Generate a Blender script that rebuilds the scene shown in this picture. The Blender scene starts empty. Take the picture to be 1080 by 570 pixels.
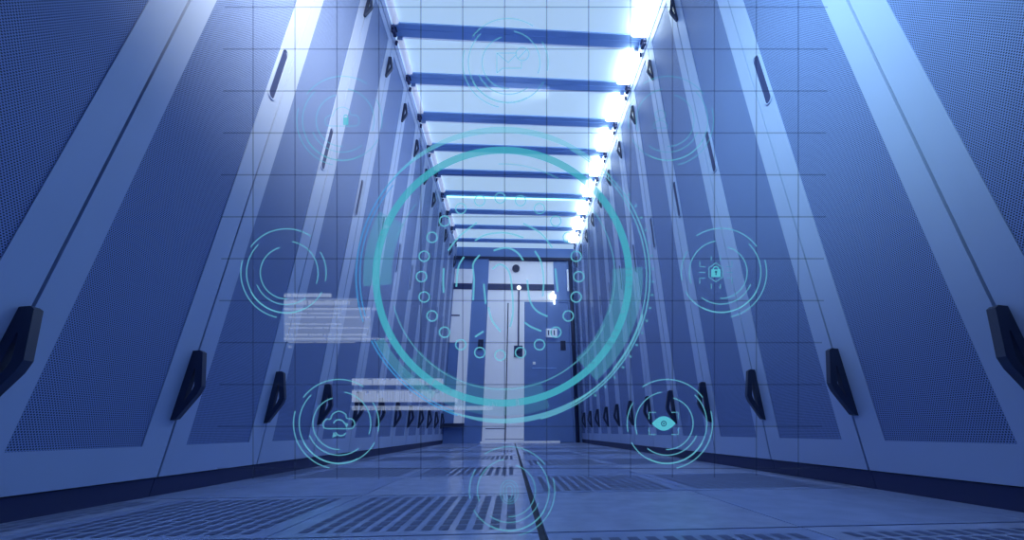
import bpy, bmesh, math, random
from mathutils import Vector, Matrix
random.seed(7)
sc = bpy.context.scene
COL = sc.collection
ORD = ['first', 'second', 'third', 'fourth', 'fifth', 'sixth', 'seventh', 'eighth', 'ninth', 'tenth',
       'eleventh', 'twelfth', 'thirteenth', 'fourteenth']

# ------------------------------------------------------------------ materials
def new_mat(name):
    m = bpy.data.materials.new(name); m.use_nodes = True
    nt = m.node_tree
    return m, nt, nt.nodes['Principled BSDF']

def paint(name, col, rough=.45, metal=0.0, vary=.06, scale=3.0, emit=None, estr=0, spec=.4):
    """painted surface with a faint procedural unevenness"""
    m, nt, b = new_mat(name)
    b.inputs['Roughness'].default_value = rough
    b.inputs['Metallic'].default_value = metal
    b.inputs['Specular IOR Level'].default_value = spec
    tc = nt.nodes.new('ShaderNodeTexCoord')
    nz = nt.nodes.new('ShaderNodeTexNoise'); nz.inputs['Scale'].default_value = scale
    nz.inputs['Detail'].default_value = 5
    nt.links.new(tc.outputs['Object'], nz.inputs['Vector'])
    mx = nt.nodes.new('ShaderNodeMix'); mx.data_type = 'RGBA'
    mx.inputs['A'].default_value = tuple(max(0, c * (1 - vary)) for c in col) + (1,)
    mx.inputs['B'].default_value = tuple(min(1, c * (1 + vary)) for c in col) + (1,)
    nt.links.new(nz.outputs['Fac'], mx.inputs['Factor'])
    nt.links.new(mx.outputs['Result'], b.inputs['Base Color'])
    if emit:
        b.inputs['Emission Color'].default_value = tuple(emit) + (1,)
        b.inputs['Emission Strength'].default_value = estr
    return m

def glow(name, col, strength):
    m = bpy.data.materials.new(name); m.use_nodes = True
    nt = m.node_tree; nt.nodes.clear()
    o = nt.nodes.new('ShaderNodeOutputMaterial'); e = nt.nodes.new('ShaderNodeEmission')
    e.inputs['Color'].default_value = tuple(col) + (1,); e.inputs['Strength'].default_value = strength
    nt.links.new(e.outputs[0], o.inputs['Surface'])
    return m

def light_film(name, col, alpha, strength=1.0):
    """projected light: see-through and self-lit"""
    m = bpy.data.materials.new(name); m.use_nodes = True
    nt = m.node_tree; nt.nodes.clear()
    o = nt.nodes.new('ShaderNodeOutputMaterial'); e = nt.nodes.new('ShaderNodeEmission')
    t = nt.nodes.new('ShaderNodeBsdfTransparent'); mx = nt.nodes.new('ShaderNodeMixShader')
    e.inputs['Color'].default_value = tuple(col) + (1,); e.inputs['Strength'].default_value = strength
    mx.inputs['Fac'].default_value = alpha
    nt.links.new(t.outputs[0], mx.inputs[1]); nt.links.new(e.outputs[0], mx.inputs[2])
    nt.links.new(mx.outputs[0], o.inputs['Surface'])
    return m

def perforated(name, sheet, hole, pitch, radius):
    """sheet steel punched with a staggered grid of round holes (in the panel's own y-z plane)"""
    m, nt, b = new_mat(name)
    N = nt.nodes; L = nt.links
    tc = N.new('ShaderNodeTexCoord')
    dist = []
    for sh in (0.0, 0.5):
        mp = N.new('ShaderNodeVectorMath'); mp.operation = 'MULTIPLY_ADD'
        mp.inputs[1].default_value = (0, 1 / pitch, 1 / (pitch * 1.732))
        mp.inputs[2].default_value = (0, sh, sh)
        L.new(tc.outputs['Object'], mp.inputs[0])
        fr = N.new('ShaderNodeVectorMath'); fr.operation = 'FRACTION'
        L.new(mp.outputs[0], fr.inputs[0])
        ce = N.new('ShaderNodeVectorMath'); ce.operation = 'MULTIPLY_ADD'
        ce.inputs[1].default_value = (0, pitch, pitch * 1.732)
        ce.inputs[2].default_value = (0, -.5 * pitch, -.5 * pitch * 1.732)
        L.new(fr.outputs[0], ce.inputs[0])
        ln = N.new('ShaderNodeVectorMath'); ln.operation = 'LENGTH'
        L.new(ce.outputs[0], ln.inputs[0]); dist.append(ln)
    mn = N.new('ShaderNodeMath'); mn.operation = 'MINIMUM'
    L.new(dist[0].outputs['Value'], mn.inputs[0]); L.new(dist[1].outputs['Value'], mn.inputs[1])
    mr = N.new('ShaderNodeMapRange'); mr.inputs['From Min'].default_value = radius * .85
    mr.inputs['From Max'].default_value = radius * 1.15
    L.new(mn.outputs[0], mr.inputs['Value'])
    mx = N.new('ShaderNodeMix'); mx.data_type = 'RGBA'
    mx.inputs['A'].default_value = hole + (1,); mx.inputs['B'].default_value = sheet + (1,)
    L.new(mr.outputs[0], mx.inputs['Factor']); L.new(mx.outputs['Result'], b.inputs['Base Color'])
    b.inputs['Roughness'].default_value = .5
    b.inputs['Specular IOR Level'].default_value = .25
    return m

M = {
 'stile':   paint('painted_steel_frame', (.40, .50, .76), .42, 0, .05, 4),
 'mesh':    perforated('perforated_steel', (.25, .355, .70), (.014, .024, .07), .0054, .0017),
 'body':    paint('cabinet_dark_paint', (.02, .03, .08), .6),
 'plinth':  paint('plinth_black', (.035, .045, .13), .6),
 'handle':  paint('handle_black_plastic', (.026, .038, .095), .38, 0, .1, 20),
 'recess':  paint('recess_dark', (.035, .05, .16), .5),
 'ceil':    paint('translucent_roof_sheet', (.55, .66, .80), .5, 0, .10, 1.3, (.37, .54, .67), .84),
 'beam':    paint('beam_blue_steel', (.34, .54, .95), .45, .0, .08, 2.5),
 'edge':    paint('beam_edge_white_glow', (.75, .82, .95), .4, 0, .03, 3, (.5, .65, .95), .25),  # white trim colour with a faint self-glow mixed in
 'bracket': paint('bracket_dark', (.04, .05, .14), .5),
 'tubeL':   paint('tube_unlit_added_glow', (.75, .80, .93), .35, 0, .04, 4, (.6, .7, .95), .45),  # unlit tubes, given a weak glow to brighten the left wall
 'tubeR':   glow('tube_lit', (.72, .92, 1.0), 9.0),
 'tile':    paint('floor_tile_laminate', (.36, .45, .76), .20, 0, .22, 14, spec=.5),
 'tile2':   paint('floor_tile_worn', (.42, .50, .78), .22, 0, .25, 18, spec=.5),
 'under':   paint('floor_gap_dark', (.012, .02, .06), .7),
 'slot':    paint('floor_slot_shadow', (.085, .12, .27), .6),
 'endblue': paint('end_wall_blue', (.17, .28, .60), .5, 0, .08, 3),
 'enddark': paint('end_strip_dark', (.02, .03, .09), .5),  # dark finish of trims, plates and pipe; also colours the painted foot shadow
 'white':   paint('white_paint_self_glow', (.86, .88, .95), .4, 0, .03, 2, (.55, .65, .95), .14),  # white paint plus a slight emission that brightens it like extra light
 'lamp':    glow('small_glow', (.85, .95, 1), 2.5),
 'strip':   glow('cyan_flare_streak', (.35, .9, 1.0), 2.4),  # self-lit colour for a flare-like streak
}
CY = (.085, .50, .64)
H = {
 'ring':  light_film('holo_ring', (.06, .42, .56), .80),
 'line':  light_film('holo_line', (.15, .56, .74), .55),
 'mid':   light_film('holo_mid', (.15, .60, .78), .66),
 'soft':  light_film('holo_soft', (.13, .52, .68), .42),
 'fill':  light_film('holo_fill', (.10, .45, .60), .30),
 'faint': light_film('holo_faint', (.10, .45, .60), .15),
 'blue':  light_film('holo_blue', (.05, .36, .78), .60),
 'solid': light_film('holo_solid', (.10, .55, .70), .85),
 'text':  light_film('holo_text', (.48, .60, .88), .30),
 'haze':  light_film('holo_text_haze', (.42, .55, .85), .26),
 'grid':  light_film('holo_grid', (.012, .022, .06), .40),
 'dark':  light_film('holo_dark', (.01, .03, .12), .8),
}

# ------------------------------------------------------------------ mesh helpers
def link(name, bm, mats, parent=None, loc=None, smooth=False):
    me = bpy.data.meshes.new(name)
    bmesh.ops.recalc_face_normals(bm, faces=bm.faces)
    bm.to_mesh(me); bm.free()
    for m in (mats if isinstance(mats, (list, tuple)) else [mats]):
        me.materials.append(m)
    if smooth:
        for p in me.polygons: p.use_smooth = True
    o = bpy.data.objects.new(name, me); COL.objects.link(o)
    if parent: o.parent = parent
    if loc: o.location = loc
    return o

def box(bm, x0, x1, y0, y1, z0, z1, mi=0, bevel=0):
    vs = [bm.verts.new((x, y, z)) for x in (x0, x1) for y in (y0, y1) for z in (z0, z1)]
    fs = []
    for q in ((0, 1, 3, 2), (4, 6, 7, 5), (0, 4, 5, 1), (2, 3, 7, 6), (0, 2, 6, 4), (1, 5, 7, 3)):
        f = bm.faces.new([vs[i] for i in q]); f.material_index = mi; fs.append(f)
    if bevel:
        es = list({e for f in fs for e in f.edges})
        bmesh.ops.bevel(bm, geom=es, offset=bevel, segments=2, affect='EDGES', profile=.6)
    return fs

def cyl(bm, p, q, r, n=16, mi=0):
    p, q = Vector(p), Vector(q); d = (q - p); L = d.length
    rot = d.to_track_quat('Z', 'Y').to_matrix().to_4x4()
    g = bmesh.ops.create_cone(bm, cap_ends=True, segments=n, radius1=r, radius2=r, depth=L,
                              matrix=Matrix.Translation((p + q) / 2) @ rot)
    for v in g['verts']:
        for f in v.link_faces: f.material_index = mi

def tag(o, label, cat, group=None):
    o['label'] = label; o['category'] = cat
    if group: o['group'] = group
    return o

def empty(name, loc, label, cat, group=None):
    o = bpy.data.objects.new(name, None); COL.objects.link(o); o.location = loc
    o.empty_display_size = .1
    return tag(o, label, cat, group)

def copy_tree(o, parent=None):
    c = o.copy(); COL.objects.link(c)
    if parent: c.parent = parent
    for ch in list(o.children): copy_tree(ch, c)
    return c

def struct(name, bm, mats):
    o = link(name, bm, mats); o['kind'] = 'structure'; return o

# ------------------------------------------------------------------ floor: raised tiles, alternate rows slotted
P = .4534
SEAM = .028
def make_floor():
    bm = bmesh.new()
    box(bm, -1.9, 1.9, -.75, 6.9, -.05, -.006, 2)
    y0s = [.77 + P * i for i in range(-3, 13)]
    for j, y0 in enumerate(y0s):
        for i in range(-3, 3):
            x0 = SEAM + P * i
            gx0 = .007 if i == 0 else .0015
            gx1 = .007 if i == -1 else .0015
            mi = 0 if (i + j) % 3 else 1
            xa, xb, ya, yb = x0 + gx0, x0 + P - gx1, y0 + .0035, y0 + P - .0035
            slotted = ((j % 2) == 1) if i < 0 else ((j % 2) == 0)
            box(bm, xa, xb, ya, yb, -.006, 0, mi)
            if slotted:
                n = 13
                for a in range(n):
                    cx = xa + .045 + (xb - xa - .09) * a / (n - 1)
                    for c in range(9):
                        ca = ya + .03 + (yb - ya - .06) * c / 9
                        v = [bm.verts.new((cx + sx * .0085, ca + t, .0006)) for sx, t in ((-1, 0), (1, 0), (1, .033), (-1, .033))]
                        bm.faces.new(v).material_index = 3
    return struct('floor', bm, [M['tile'], M['tile2'], M['under'], M['slot']])
make_floor()

# ------------------------------------------------------------------ ceiling: translucent sheets over the aisle
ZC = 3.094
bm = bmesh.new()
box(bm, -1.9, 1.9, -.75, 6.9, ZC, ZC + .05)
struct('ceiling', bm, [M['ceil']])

# ------------------------------------------------------------------ server cabinets
def lever(bm, zoff, s, y0, y1, k=1.0):
    out = [(0, .392), (.020, .394), (.030, .388), (.057, .288), (.052, .266), (.014, .197), (0, .194)]
    inn = [(.020, .340), (.022, .341), (.024, .338), (.036, .288), (.033, .274), (.022, .246), (.020, .245)]
    rings = []
    for yy in (y0, y1):
        rings.append(([bm.verts.new((-s * a * k, yy, z + zoff)) for a, z in out],
                      [bm.verts.new((-s * a * k, yy, z + zoff)) for a, z in inn]))
    n = len(out)
    for i in range(n):
        j = (i + 1) % n
        for (o_, i_) in rings:
            bm.faces.new((o_[i], o_[j], i_[j], i_[i]))
        bm.faces.new((rings[0][0][i], rings[0][0][j], rings[1][0][j], rings[1][0][i]))
        bm.faces.new((rings[0][1][i], rings[0][1][j], rings[1][1][j], rings[1][1][i]))

def capsule_pts(cy, z0, z1, hw, n=8):
    pts = []
    for k in range(n + 1):
        a = math.pi * k / n
        pts.append((cy + hw * math.cos(a), z1 - hw + hw * math.sin(a)))
    for k in range(n + 1):
        a = math.pi + math.pi * k / n
        pts.append((cy + hw * math.cos(a), z0 + hw + hw * math.sin(a)))
    return pts

def make_cabinet(s):
    """one cabinet of a row; s=-1 left row, +1 right row. local origin: floor point of the door's near edge"""
    root = empty('server_cabinet', (0, 0, 0), '', 'server cabinet')
    X = lambda d: s * d                       # d>0 goes away from the aisle
    def bx(bm, d0, d1, y0, y1, z0, z1, mi=0, bevel=0):
        a, b = sorted((X(d0), X(d1))); return box(bm, a, b, y0, y1, z0, z1, mi, bevel)
    bm = bmesh.new()
    bx(bm, .026, .85, .002, P - .002, .045, 2.985)
    link('cabinet_body', bm, M['body'], root)
    bm = bmesh.new()
    bx(bm, .006, .84, .001, P - .001, 0, .045)
    link('plinth', bm, M['plinth'], root)
    bm = bmesh.new()
    bx(bm, -.004, .85, 0, P, 2.985, 3.062, 0, .004)
    link('top_rail', bm, M['stile'], root)
    # door: stiles + rails
    g = .0035
    bm = bmesh.new()
    bx(bm, 0, .022, g, .068, .048, 2.980)
    bx(bm, 0, .022, P - .083, P - g, .048, 2.980)
    bx(bm, 0, .022, .068, P - .083, .048, .127)
    bx(bm, 0, .022, .068, P - .083, 2.905, 2.980)
    door = link('door', bm, M['stile'], root)
    bm = bmesh.new()
    bx(bm, .003, .012, .068, P - .083, .127, 2.905)
    link('mesh_panel', bm, M['mesh'], door)
    for z in (0, 2.398):
        bm = bmesh.new()
        lever(bm, z, s, P - .022, P - .005, 1.0 if z == 0 else .74)
        link('lever_handle', bm, M['handle'], door)
    # flush pull: raised rim round a dark recess
    cy, z0, z1 = P - .056, 1.386, 1.640
    bm = bmesh.new()
    a = [bm.verts.new((X(-.0012), y, z)) for y, z in capsule_pts(cy, z0, z1, .018)]
    bm.faces.new(a)
    pull = link('flush_pull', bm, M['recess'], door)
    bm = bmesh.new()
    r = []
    for hw, d in ((.018, -.001), (.019, -.006), (.0235, -.006), (.0245, 0)):
        r.append([bm.verts.new((X(d), y, z)) for y, z in capsule_pts(cy, z0 - (hw - .018), z1 + (hw - .018), hw)])
    for k in range(3):
        for i in range(len(r[0])):
            j = (i + 1) % len(r[0])
            bm.faces.new((r[k][i], r[k][j], r[k + 1][j], r[k + 1][i]))
    link('pull_rim', bm, M['stile'], pull)
    return root

for s, first_gap, row in ((-1, .8134, 'left'), (1, .7352, 'right')):
    proto = make_cabinet(s)
    for k in range(-1, 13):
        o = proto if k == -1 else copy_tree(proto)
        o.location = (s * 1.0, first_gap - P + k * P, 0)
        where = ('beside the camera' if k == -1 else 'first from the camera' if k == 0 else 'farthest from the camera' if k == 12 else ORD[k] + ' from the camera')
        tag(o, 'pale blue framed server cabinet with perforated door, %s in the %s-hand row' % (where, row),
            'server cabinet', 'server cabinets in the %s-hand row' % row)

# ------------------------------------------------------------------ roof beams with brackets, and the light fittings between them
B0, NB = 2.0895, 9
def make_beam(lit=False):
    root = empty('roof_beam', (0, 0, 0), '', 'beam')
    bm = bmesh.new()
    box(bm, -.995, 1.005, 0, .112, ZC - .016, ZC - .001)
    box(bm, -.995, 1.005, .048, .054, ZC - .020, ZC - .016)
    link('beam_profile', bm, M['beam'], root)
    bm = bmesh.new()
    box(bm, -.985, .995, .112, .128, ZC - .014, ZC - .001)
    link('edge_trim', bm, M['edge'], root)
    for x in (-.985, .985):
        bm = bmesh.new()
        box(bm, x - .012, x + .012, -.006, .075, ZC - .075, ZC - .041, 0, .003)
        box(bm, x - .022, x + .022, .010, .050, ZC - .052, ZC - .041)
        br = link('end_bracket', bm, M['bracket'], root)
        bm = bmesh.new()
        for yy in (.012, .118):
            cyl(bm, (x, yy, ZC - .10), (x, yy, ZC - .062), .010, 10)
        link('bolt', bm, M['bracket'], br)
    return root
beam = make_beam()
ys = [B0 + i * P for i in range(NB)]
for i, y in enumerate(ys):
    b = beam if i == 0 else copy_tree(beam)
    b.location = (0, y, 0)
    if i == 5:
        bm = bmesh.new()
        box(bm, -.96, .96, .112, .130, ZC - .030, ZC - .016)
        link('flare_streak', bm, M['strip'], b)  # glowing bar added for the streak of light, not a real fitting
    lab = ('dark blue steel beam crossing the ceiling, ' + ('nearest the camera' if i == 0 else
           'farthest from the camera' if i == NB - 1 else ORD[i] + ' from the camera') + (', with a cyan flare streak' if i == 5 else ''))
    tag(b, lab, 'beam', 'beams crossing the ceiling')

def make_tube(s):
    root = empty('tube_light', (0, 0, 0), '', 'light')
    L = P - .13
    bm = bmesh.new()
    if s < 0:
        cyl(bm, (0, 0, 0), (0, L, 0), .026, 20)
        bmesh.ops.bevel(bm, geom=[e for e in bm.edges if len(e.link_faces) == 2 and e.calc_face_angle(0) > 1], offset=.008, segments=2, affect='EDGES')
    else:
        box(bm, -.085, .038, 0, L, -.034, .024, 0, .02)
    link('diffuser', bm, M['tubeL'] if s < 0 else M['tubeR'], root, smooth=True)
    bm = bmesh.new()
    box(bm, -.02, .02, -.010, -.001, -.02, .026); box(bm, -.02, .02, L + .001, L + .010, -.02, .026)
    link('end_cap', bm, M['stile'], root)
    return root
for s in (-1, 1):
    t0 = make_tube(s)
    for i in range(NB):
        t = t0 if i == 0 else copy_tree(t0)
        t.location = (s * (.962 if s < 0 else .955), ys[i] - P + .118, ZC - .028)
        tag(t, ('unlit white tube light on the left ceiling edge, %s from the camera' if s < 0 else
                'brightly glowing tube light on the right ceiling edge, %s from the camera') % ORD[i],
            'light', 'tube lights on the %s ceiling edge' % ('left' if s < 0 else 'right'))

# ------------------------------------------------------------------ the end of the aisle
YE = 6.05
bm = bmesh.new()
box(bm, -1.0, 1.0, YE, YE + .10, 2.90, 3.09)              # header
box(bm, -.70, -.45, YE - .02, YE + .10, 0, 2.90)          # blue post
box(bm, .88, 1.0, YE, YE + .10, 0, 2.90)                  # right post
box(bm, -1.0, -.70, YE + .03, YE + .10, 0, 2.90)
box(bm, -.45, .88, YE + .06, YE + .10, 2.10, 2.90)
box(bm, .65, .88, YE + .02, YE + .06, 2.12, 2.90)
struct('wall_end', bm, [M['endblue']])
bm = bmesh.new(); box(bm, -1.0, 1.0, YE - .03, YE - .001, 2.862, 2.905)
struct('trim_1', bm, [M['enddark']])
bm = bmesh.new(); box(bm, -.46, .67, YE - .06, YE - .021, 0.001, .028)
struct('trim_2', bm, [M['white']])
# panel over the door with a painted shadow strip under it
pn = empty('door_transom', (.1, YE + .04, 2.43), 'white panel above the double door with a dark round spot', 'panel')
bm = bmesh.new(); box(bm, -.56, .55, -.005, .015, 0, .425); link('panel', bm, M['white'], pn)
bm = bmesh.new(); box(bm, -.56, .55, -.03, .015, -.10, -.001); link('dark_band', bm, M['recess'], pn)  # dark strip stands in for the shadow below the panel
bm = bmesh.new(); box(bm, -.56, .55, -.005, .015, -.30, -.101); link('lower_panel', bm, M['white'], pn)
bm = bmesh.new(); cyl(bm, (-.09, -.05, .28), (-.09, -.006, .28), .062, 24); link('round_vent', bm, M['enddark'], pn)
# doors
def door_obj(name, x0, x1, mat, extra):
    bm = bmesh.new(); box(bm, x0, x1, YE + .03, YE + .055, .005, 2.125, 0, .004)
    d = struct(name, bm, [mat]); extra(d); return d
def hw_white(d):
    bm = bmesh.new(); box(bm, -.118, -.102, YE + .024, YE + .029, .01, 2.10); link('door_gap', bm, M['enddark'], d)
    bm = bmesh.new()
    cyl(bm, (.063, YE + .012, 1.36), (.063, YE + .012, 2.32), .012, 10)
    link('lock_rod', bm, M['recess'], d)
    bm = bmesh.new()
    box(bm, -.005, .13, YE + .01, YE + .03, 1.22, 1.40, 0, .006)
    cyl(bm, (.063, YE - .01, 1.34), (.063, YE + .012, 1.34), .04, 14)
    link('door_handle', bm, M['recess'], d)
    bm = bmesh.new(); cyl(bm, (.063, YE - .005, 2.36), (.063, YE + .012, 2.36), .035, 12)
    link('rod_head', bm, M['lamp'], d)  # rod head glows by its material; it is no lamp
    bm = bmesh.new()
    box(bm, -.40, -.12, YE + .026, YE + .0295, .19, .20); box(bm, -.40, .15, YE + .026, YE + .0295, .05, .056)
    link('kick_line', bm, M['recess'], d)
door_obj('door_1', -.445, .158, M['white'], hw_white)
def hw_blue(d):
    bm = bmesh.new(); box(bm, .29, .33, YE + .02, YE + .029, 1.11, 1.15); link('door_plate', bm, M['white'], d)
    bm = bmesh.new(); box(bm, .28, .66, YE + .022, YE + .029, 1.045, 1.06); link('door_rail', bm, M['beam'], d)
    bm = bmesh.new(); box(bm, .73, .81, YE + .022, YE + .029, 1.33, 1.48); link('door_switch', bm, M['enddark'], d)
door_obj('door_2', .162, .878, M['endblue'], hw_blue)
# left white panel
pn = empty('wall_panel', (-.85, YE, 0), 'tall white panel in the far left corner beside the blue post', 'panel')
bm = bmesh.new()
box(bm, .0, .148, -.05, -.022, .27, 2.66); box(bm, -.149, 0, -.05, -.022, 1.43, 2.66)
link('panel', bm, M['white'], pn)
bm = bmesh.new(); box(bm, -.149, .148, -.062, -.051, 2.30, 2.40); box(bm, -.149, -.02, -.056, -.051, 1.85, 1.87); link('dark_band', bm, M['recess'], pn)
bm = bmesh.new(); box(bm, -.149, .149, -.07, -.022, .22, .268); link('foot_shadow', bm, M['enddark'], pn)  # dark bar painted in for the shadow at the panel's base
bm = bmesh.new(); box(bm, -.149, 0, -.05, -.022, .268, 1.428); link('lower_panel', bm, M['endblue'], pn)
# small fittings
t = empty('exit_lamp', (.60, YE + .02, 2.17), 'small bright lamp at the top right corner of the end door', 'lamp')
bm = bmesh.new(); box(bm, -.02, .075, -.05, -.002, 0, .07, 0, .008); box(bm, .01, .05, -.05, -.002, .07, .12, 0, .006); box(bm, .035, .06, -.04, -.002, -.09, -.001); link('lamp_body', bm, M['lamp'], t)
t = empty('card_reader', (.60, YE + .03, 1.53), 'small white card reader box on the blue door', 'card reader')
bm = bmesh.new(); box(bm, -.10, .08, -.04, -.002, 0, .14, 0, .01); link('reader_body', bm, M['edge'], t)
bm = bmesh.new()
for i in range(3):
    box(bm, -.07 + i * .045, -.05 + i * .045, -.045, -.041, .03, .11)
link('keypad', bm, M['recess'], t)
t = empty('wall_switch', (-.52, YE - .02, 1.33), 'small dark switch plate on the blue post left of the white door', 'switch')
bm = bmesh.new(); box(bm, -.04, .04, -.02, -.001, 0, .15, 0, .004); link('switch_plate', bm, M['enddark'], t)
bm = bmesh.new(); box(bm, -.014, .014, -.028, -.0205, .05, .10, 0, .003); link('rocker', bm, M['recess'], t)
t = empty('wall_pipe', (.93, YE - .03, 0), 'dark vertical pipe on the right side of the end wall', 'pipe')
bm = bmesh.new(); cyl(bm, (0, 0, 0.002), (0, 0, 2.86), .028, 14); link('pipe', bm, M['enddark'], t, smooth=True)
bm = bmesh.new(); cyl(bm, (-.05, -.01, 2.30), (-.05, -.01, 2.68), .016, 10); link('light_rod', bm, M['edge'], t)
bm = bmesh.new()
for z in (.6, 1.4, 2.2): cyl(bm, (0, 0, z), (0, 0, z + .03), .036, 14)
link('pipe_clamp', bm, M['recess'], t)

# ------------------------------------------------------------------ holograms floating in the aisle
# One tilted pane of projected light across the aisle; its own right / up / facing axes
RT = Vector((.99826113, -.05854579, -.00686333)); UP = Vector((-.01610702, -.38291863, .92364165)); FW = Vector((.05670343, .92192501, .38319578))
EYE = Vector((-.0266, 0, .1582))
U = .003059                                   # one hologram unit in metres
HUB = EYE + FW * 1.25 + RT * (-35.1 * U) + UP * (-6.5 * U)      # centre of the big ring
def pane(rt=RT, up=UP, fw=FW):
    m = Matrix((rt, up, -fw)).transposed()
    return m.to_euler()
PANE = pane()

class Flat:
    """flat line art in hologram units, x right / y up"""
    def __init__(s): s.bm = bmesh.new()
    def strip(s, a, b):
        va = [s.bm.verts.new((x, y, 0)) for x, y in a]; vb = [s.bm.verts.new((x, y, 0)) for x, y in b]
        for i in range(len(a) - 1): s.bm.faces.new((va[i], va[i + 1], vb[i + 1], vb[i]))
        return s
    def arc(s, r, w, a0, a1, cx=0, cy=0, taper=0, squash=1):
        n = max(4, int(abs(a1 - a0) / 3)); A, B = [], []
        for i in range(n + 1):
            t = i / n; a = math.radians(a0 + (a1 - a0) * t)
            ww = w * (1 if not taper else max(.12, math.sin(math.pi * t) ** taper))
            for L, rr in ((A, r - ww / 2), (B, r + ww / 2)):
                L.append((cx + rr * math.cos(a), cy + rr * math.sin(a) * squash))
        return s.strip(A, B)
    def path(s, pts, w=1.3, smooth=True):
        if smooth and len(pts) > 2:
            q = [pts[0]] + list(pts) + [pts[-1]]; out = []
            for i in range(1, len(q) - 2):
                for k in range(6):
                    t = k / 6
                    out.append(tuple(.5 * (2 * q[i][c] + (q[i + 1][c] - q[i - 1][c]) * t + (2 * q[i - 1][c] - 5 * q[i][c] + 4 * q[i + 1][c] - q[i + 2][c]) * t * t
                                           + (3 * q[i][c] - q[i - 1][c] - 3 * q[i + 1][c] + q[i + 2][c]) * t ** 3) for c in (0, 1)))
            out.append(pts[-1]); pts = out
        A, B = [], []
        for i in range(len(pts)):
            p0 = Vector(pts[max(0, i - 1)]); p1 = Vector(pts[min(len(pts) - 1, i + 1)])
            d = (p1 - p0); d = d.normalized() if d.length else Vector((1, 0))
            nrm = Vector((-d.y, d.x)) * w / 2; c = Vector(pts[i])
            A.append(tuple(c + nrm)); B.append(tuple(c - nrm))
        return s.strip(A, B)
    def rect(s, x0, y0, x1, y1):
        return s.strip([(x0, y0), (x1, y0)], [(x0, y1), (x1, y1)])
    def frame(s, x0, y0, x1, y1, w=1.2):
        for p, q in (((x0, y0), (x1, y0)), ((x1, y0), (x1, y1)), ((x1, y1), (x0, y1)), ((x0, y1), (x0, y0))): s.path([p, q], w)
        return s
    def poly(s, pts):
        s.bm.faces.new([s.bm.verts.new((x, y, 0)) for x, y in pts]); return s
    def disc(s, r, cx=0, cy=0, n=24):
        return s.poly([(cx + r * math.cos(2 * math.pi * i / n), cy + r * math.sin(2 * math.pi * i / n)) for i in range(n)])
    def done(s, name, mat, parent, z=0, unit=U, flip=False):
        for v in s.bm.verts: v.co = Vector((v.co.x * unit * (-1 if flip else 1), v.co.y * unit, z * unit))
        me = bpy.data.meshes.new(name); s.bm.to_mesh(me); s.bm.free(); me.materials.append(mat)
        o = bpy.data.objects.new(name, me); COL.objects.link(o); o.parent = parent
        return o

def holo(name, dx, dy, label, cat, group=None, base=HUB, unit=U, lift=0):
    o = empty(name, base + RT * dx * unit + UP * dy * unit - FW * lift * unit, label, cat, group)
    o.rotation_euler = PANE
    return o

# --- the big scanner ring
h = holo('scanner_ring_hologram', 0, 0, 'large glowing cyan ring hologram with a fingerprint floating in mid-aisle', 'hologram')
Flat().arc(133.5, 7.5, 0, 360).done('main_ring', H['ring'], h)
f = Flat(); f.arc(155, 6.5, 32, 148, taper=1.0); f.arc(155.5, 1.6, -75, 35); f.arc(152, 1.3, -40, 62)
f.done('outer_ring', H['line'], h)
f = Flat(); f.arc(154.5, 1.5, 128, 198); f.arc(150.5, 1.3, 140, 196); f.arc(154, 1.6, 206, 252); f.arc(151, 1.2, 206, 250)
f.done('outer_ring', H['blue'], h)
f = Flat(); f.arc(152.5, 5.5, 248, 312, taper=.8); f.arc(153, 1.8, 300, 345)
f.done('outer_ring', H['line'], h)
for a in range(-52, 36, 5):
    c, s_ = math.cos(math.radians(a)), math.sin(math.radians(a))
    Flat().path([(157.5 * c, 157.5 * s_), (160.5 * c, 160.5 * s_)], 2.4).done('tick_mark', H['soft'], h)
f = Flat(); f.arc(118.5, 1.4, -20, 45); f.arc(119, 1.5, 195, 335); f.arc(119, 1.4, 60, 92); f.arc(119, 1.2, 140, 160)
f.done('inner_ring', H['soft'], h)
f = Flat(); f.arc(132, 30, 152, 184); f.done('shaded_segment', H['fill'], h)
f = Flat(); f.arc(132, 32, -48, 4); f.done('shaded_segment', H['fill'], h)
f = Flat(); f.arc(132, 30, 222, 290); f.done('shaded_segment', H['faint'], h)
f = Flat(); f.arc(146, 10, 207, 240); f.done('shaded_segment', H['fill'], h)
for k in range(24):
    a = math.radians(15 * k)
    Flat().arc(5.4, 1.4, 0, 360, -2.5 + 83 * math.cos(a), 83 * math.sin(a)).done('dot_circle', H['mid'], h)
FP = [[(472.6, 264.5), (485, 249), (503, 235)], [(501, 254), (512, 248), (527.5, 245.6), (540, 247), (552, 251)],
      [(552, 236), (570, 246), (582.5, 261.5)], [(520.5, 264.5), (533.7, 261.5), (545, 266), (552, 275)],
      [(489.5, 271), (483.5, 282), (481.3, 302.7)], [(506, 269), (499, 279), (500, 295), (499, 317)],
      [(519.4, 284), (527.6, 279), (536.7, 286.4), (540, 305), (541, 330), (538, 345)], [(564, 265), (570.3, 276), (573.4, 294.5), (572.4, 313)],
      [(510.3, 299.6), (512.3, 321)], [(585.6, 283.4), (588.3, 307.8)], [(556, 295.6), (559, 317), (566, 328), (577.5, 334)],
      [(501, 355.6), (510, 349.6)], [(553, 340), (560, 345), (571, 349.5)], [(468, 283), (467.5, 296), (468, 309)],
      [(515, 324), (519, 338), (528, 350)]]
f = Flat()
for pts in FP: f.path([(x - 530, 292 - y) for x, y in pts], 1.9)
f.done('fingerprint', H['mid'], h, z=.2)

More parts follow.
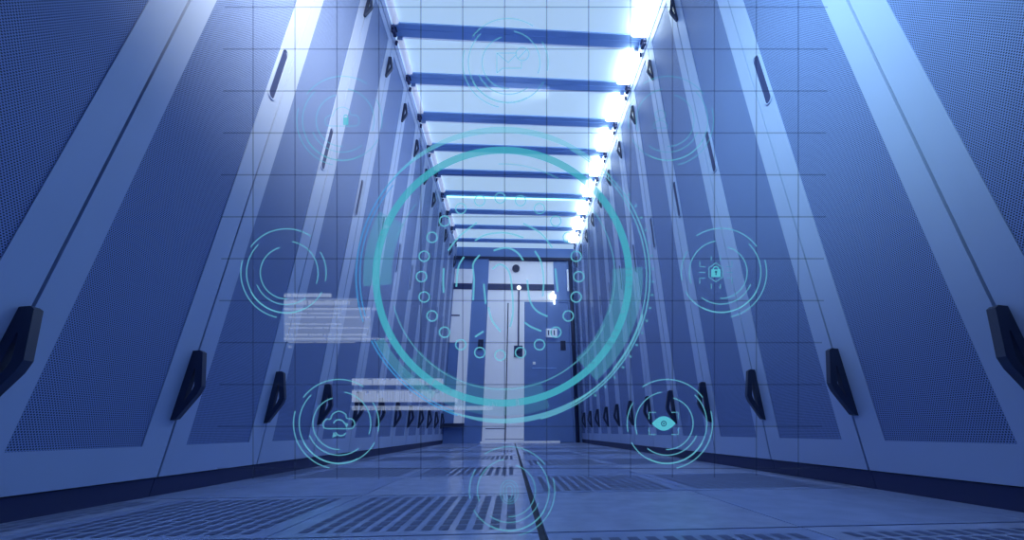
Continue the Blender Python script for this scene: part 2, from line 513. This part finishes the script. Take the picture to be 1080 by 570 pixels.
# --- the ring of icons
def rings(parent, flip, mat='line', unit=U):
    f = Flat()
    for r, a0, a1 in ((46.5, 36, 124), (48, 16, -78), (42, 46, -118), (42.5, -152, -28), (42, 148, 192),
                      (33.5, 100, 200), (27.5, 76, -92), (33.5, -22, -128)):
        f.arc(r, 1.25, a0, a1)
    f.done('ring_arcs', H[mat], parent, flip=flip, unit=unit)
def cloud(f, w=1.3, k=1.0):
    pts = [(-11, -6), (-17, -5), (-18, 1), (-14, 5), (-10, 5), (-7, 11), (0, 14), (7, 11), (9, 6), (15, 5), (18, 0), (16, -5), (10, -6), (-11, -6)]
    f.path([(x * k, y * k) for x, y in pts], w)

h = holo('mail_icon_hologram', 537 - 530 - 1, 292 - 66, 'round envelope icon hologram high up in front of the ceiling beams', 'hologram', 'round icon holograms circling the big ring')
rings(h, True)
f = Flat(); f.path([(-12, -11), (-12, 10), (9, 10)], 1.2, False); f.path([(-12, 10), (0, 0), (9, 9)], 1.2, False)
f.path([(-12, -11), (-6, -6), (14, -6), (14, 2)], 1.2, False); f.arc(6.8, 1.2, 0, 360, 15, 9); f.path([(10, 4), (20, 14)], 1.2)
f.done('envelope_symbol', H['line'], h)

h = holo('cloud_lock_icon_hologram', 361 - 530, 292 - 127, 'faint round cloud icon hologram with a small green lock, upper left', 'hologram', 'round icon holograms circling the big ring')
rings(h, True, 'soft')
f = Flat(); cloud(f, 1.1); f.done('cloud_symbol', H['soft'], h)
f = Flat(); f.rect(1, -5, 6.5, 3); f.arc(2, 1.1, 0, 180, 3.7, 3.5); f.done('lock_symbol', H['solid'], h, z=.2)

h = holo('empty_icon_hologram', 302 - 530, 292 - 288, 'round icon hologram with an empty middle, far left of the big ring', 'hologram', 'round icon holograms circling the big ring')
rings(h, True)

h = holo('cloud_sync_icon_hologram', 357.5 - 530, 292 - 447, 'round cloud icon hologram with circling arrows, lower left', 'hologram', 'round icon holograms circling the big ring')
rings(h, True)
f = Flat(); cloud(f, 1.3, .92); f.arc(6, 1.5, 20, 160, 0, -2); f.poly([(5, 1), (10, 0), (8, -5)]); f.arc(6, 1.5, 200, 330, 2, -7)
f.poly([(-6, -9), (-2, -13), (-7, -15)]); f.done('cloud_symbol', H['line'], h)

h = holo('eye_icon_hologram', 703.5 - 530, 292 - 447, 'round icon hologram with a solid cyan eye in corner brackets, lower right', 'hologram', 'round icon holograms circling the big ring')
rings(h, False)
f = Flat()
top = [(-12.5 + 25 * i / 16 - 3.5, 7.6 * math.sin(math.pi * i / 16) ** .85) for i in range(17)]
bot = [(x, -y) for x, y in top][::-1][1:-1]
f.poly(top + bot); f.done('eye_symbol', H['solid'], h)
f = Flat(); f.disc(3.1, -3.5, 0); f.done('pupil', H['dark'], h, z=.3)
f = Flat(); f.arc(1.5, .9, 0, 360, -3.5, 0); f.done('pupil_ring', H['solid'], h, z=.5)
f = Flat()
for sx in (-1, 1):
    for sy in (-1, 1):
        f.path([(-3.5 + sx * 15.5, sy * 4.5), (-3.5 + sx * 15.5, sy * 11.7), (-3.5 + sx * 8, sy * 11.7)], 1.1, False)
f.done('corner_brackets', H['line'], h)

h = holo('shield_lock_icon_hologram', 760.5 - 530, 292 - 287.5, 'round icon hologram with a padlock in a hexagon, far right of the big ring', 'hologram', 'round icon holograms circling the big ring')
rings(h, False)
ox = -5.5
f = Flat(); hexa = [(ox + 8.3 * math.sin(math.radians(60 * i)), 10 * math.cos(math.radians(60 * i))) for i in range(7)]
f.path(hexa, 1.1, False)
for sx in (-1, 1):
    for sy in (-1, 1):
        f.path([(ox + sx * 17, sy * 12), (ox + sx * 17, sy * 6), (ox + sx * 11, sy * 6)], 1, False)
        f.path([(ox + sx * 4.8, sy * 12), (ox + sx * 4.8, sy * 17.5)], 1)
    f.path([(ox + sx * 11, 0), (ox + sx * 18, 0)], 1)
f.done('hexagon_symbol', H['line'], h)
f = Flat(); f.rect(ox - 5, -5, ox + 5, 3.2); f.arc(3, 1.2, 0, 180, ox, 3); f.done('padlock_symbol', H['solid'], h, z=.2)
f = Flat(); f.disc(1.3, ox, .6, 10); f.rect(ox - .6, -3, ox + .6, 0); f.done('keyhole', H['dark'], h, z=.4)

h = holo('cloud_user_icon_hologram', 704.5 - 530, 292 - 127, 'faint round icon hologram with a small head symbol, upper right', 'hologram', 'round icon holograms circling the big ring')
rings(h, False, 'soft')
f = Flat(); f.arc(5.5, 1.2, 0, 360, -8, 6, squash=.8); f.path([(-16, -6), (-13, -2), (-8, 0), (-3, -2), (0, -6)], 1.2); f.path([(-16, -8), (0, -8)], 1.1)
f.done('head_symbol', H['soft'], h)

# the lowest icon hovers just above the floor tiles, nearer to us and smaller
UB = .0014929
HB = EYE + FW * .61 + RT * (-28 * UB) + UP * (-232.5 * UB)
h = holo('thumbprint_icon_hologram', 0, 0, 'round icon hologram with a faint thumbprint, hovering just above the floor', 'hologram', 'round icon holograms circling the big ring', HB, UB)
rings(h, False, 'soft', UB)
f = Flat()
for i, r in enumerate((3, 6, 9)):
    f.arc(r, .8, 5, 175, 0, 2); f.path([(-r, 2), (-r, -4 - i), (-r * .6, -8 - 2 * i), (0, -10 - 2 * i)], .8); f.path([(r, 2), (r, -4 - i), (r * .6, -8 - 2 * i), (0, -10 - 2 * i)], .8)
f.done('thumbprint_symbol', H['soft'], h, unit=UB)

# --- grid of thin dark lines, part of the same tilted pane, from wall to wall and down to the floor
def inside(a, b):
    p = HUB + RT * a * U + UP * b * U
    return abs(p.x) < .985 and p.z > .01 and p.z < 3.0
h = holo('grid_hologram', 0, 0, 'thin dark see-through grid spanning the aisle behind the big ring', 'hologram grid', lift=-4)
f = Flat()
for k in range(-12, 13):
    for horiz in (0, 1):
        c = (2 + 44.67 * k) if not horiz else (19 - 44.7 * k)
        pts = [((t, c) if horiz else (c, t)) for t in range(-420, 421, 2)]
        pts = [p for p in pts if inside(*p) and abs(p[1] - 6) < 340]
        if len(pts) > 2: f.path([pts[0], pts[-1]], 1.5)
f.done('grid_lines', H['grid'], h)

# --- floating blocks of code, too blurred to read but for one line
def code_row(f, x0, x1, y, hgt, gap=.25):
    x = x0
    while x < x1:
        w = random.uniform(1.5, 3.2)
        k = random.random()
        f.rect(x, y - hgt / 2, min(x + w, x1), y + hgt / 2 * (1 if k > .25 else .55))
        x += w + random.uniform(.2, .6) + (1.2 if random.random() < gap * .4 else 0)

h = holo('code_text_hologram', 298 - 530, 292 - 310, 'upper block of blurred white code lines floating left of the big ring', 'hologram', 'code text holograms left of the big ring', lift=-2)
f = Flat()
for y, a, b, hh in ((312, 298, 349, 3.4), (319.5, 298, 368, 4.5), (326.3, 298, 397, 2.4), (331, 298, 359, 1.8), (335.1, 303, 389, 2), (342.3, 300, 359, 1.8),
                    (346.4, 303, 388, 1.8), (353.6, 300, 386, 2.2), (357.9, 298, 413, 2), (361.8, 303, 374, 1.4), (366.4, 303, 307, 3)):
    code_row(f, a - 298, b - 298, 310 - y, hh)
f.done('code_lines', H['text'], h)
f = Flat(); f.rect(0, 0.5, 50, -4); f.rect(0, -5, 78, -14); f.rect(0, -14.5, 92, -51); f.done('code_glow', H['haze'], h, z=-.3)

h = holo('code_text_hologram', 370 - 530, 292 - 399, 'lower block of large blurred white code lines floating below left of the big ring', 'hologram', 'code text holograms left of the big ring', lift=-2)
f = Flat(); code_row(f, 0, 97, -4.5, 6.5); code_row(f, 0, 112, -20, 11.5); code_row(f, 50, 146, -32.6, 3.6)
f.done('code_lines', H['text'], h)
f = Flat(); f.rect(0, -1, 97, -8.5); f.rect(0, -13, 112, -26.5); f.rect(0, -30, 150, -35); f.done('code_glow', H['haze'], h, z=-.3)
cu = bpy.data.curves.new('static_int', 'FONT'); cu.body = 'STATIC INT'; cu.size = 6.2 * U; cu.fill_mode = 'BOTH'
tmp = bpy.data.objects.new('tmp_text', cu); COL.objects.link(tmp)
bpy.context.view_layer.update()
dg = bpy.context.evaluated_depsgraph_get()
me = bpy.data.meshes.new_from_object(tmp.evaluated_get(dg)); bpy.data.objects.remove(tmp)
me.materials.clear(); me.materials.append(H['text'])
wd = max(v.co.x for v in me.vertices)
for v in me.vertices: v.co.x *= 47 * U / wd
o = bpy.data.objects.new('readable_line', me); COL.objects.link(o); o.parent = h; o.location = (0, -34.8 * U, .3 * U)

# ------------------------------------------------------------------ light
def area(name, loc, target, sx, sy, power, col, spread=180):
    L = bpy.data.lights.new(name, 'AREA'); L.shape = 'RECTANGLE'; L.size = sx; L.size_y = sy; L.energy = power; L.color = col; L.spread = math.radians(spread)
    o = bpy.data.objects.new(name, L); COL.objects.link(o); o.location = loc
    o.rotation_euler = (Vector(target) - Vector(loc)).to_track_quat('-Z', 'Y').to_euler()
    return o
area('fill_cyan', (-.60, -.55, 1.80), (1.0, .70, 1.58), .5, .5, 10.5, (.48, .76, .88), 54)  # added fill behind the camera, imitates the cyan glow on the right wall
area('fill_white', (.60, -.45, 2.0), (-1.0, .98, 2.0), .5, .5, 14, (1.0, .95, .78), 44)  # added fill behind the camera to lift the upper left doors
area('fill_end', (.1, 4.6, 3.0), (0, 6.05, 1.3), .6, .4, 4, (.80, .90, 1.0), 120)  # added fill, no such fitting; brightens the end doors
area('fill_left_run', (.30, 2.7, 2.96), (-1.0, 2.75, 2.7), .16, 3.0, 8, (.80, .90, 1.0), 95)  # added unseen fill that raises the upper left cabinets
area('fill_right_run', (-.30, 2.7, 2.96), (1.0, 2.75, 2.6), .16, 3.0, 5, (.70, .86, 1.0), 110)  # matching added fill for the upper right cabinets, no fitting there

w = bpy.data.worlds.new('World'); sc.world = w; w.use_nodes = True
bg = w.node_tree.nodes['Background']; bg.inputs[0].default_value = (.07, .12, .46, 1); bg.inputs[1].default_value = .14

# ------------------------------------------------------------------ camera
cam = bpy.data.cameras.new('Camera'); co = bpy.data.objects.new('Camera', cam); COL.objects.link(co)
m = Matrix((RT, UP, -FW)).transposed().to_4x4(); m.translation = EYE
co.matrix_world = m
cam.sensor_width = 36; cam.sensor_fit = 'HORIZONTAL'; cam.lens = 408.59 / 1080 * 36
cam.shift_x = -25.1 / 1080; cam.shift_y = .5 / 1080
cam.clip_start = .01
sc.camera = co
sc.view_settings.view_transform = 'Standard'
sc.view_settings.look = 'None'
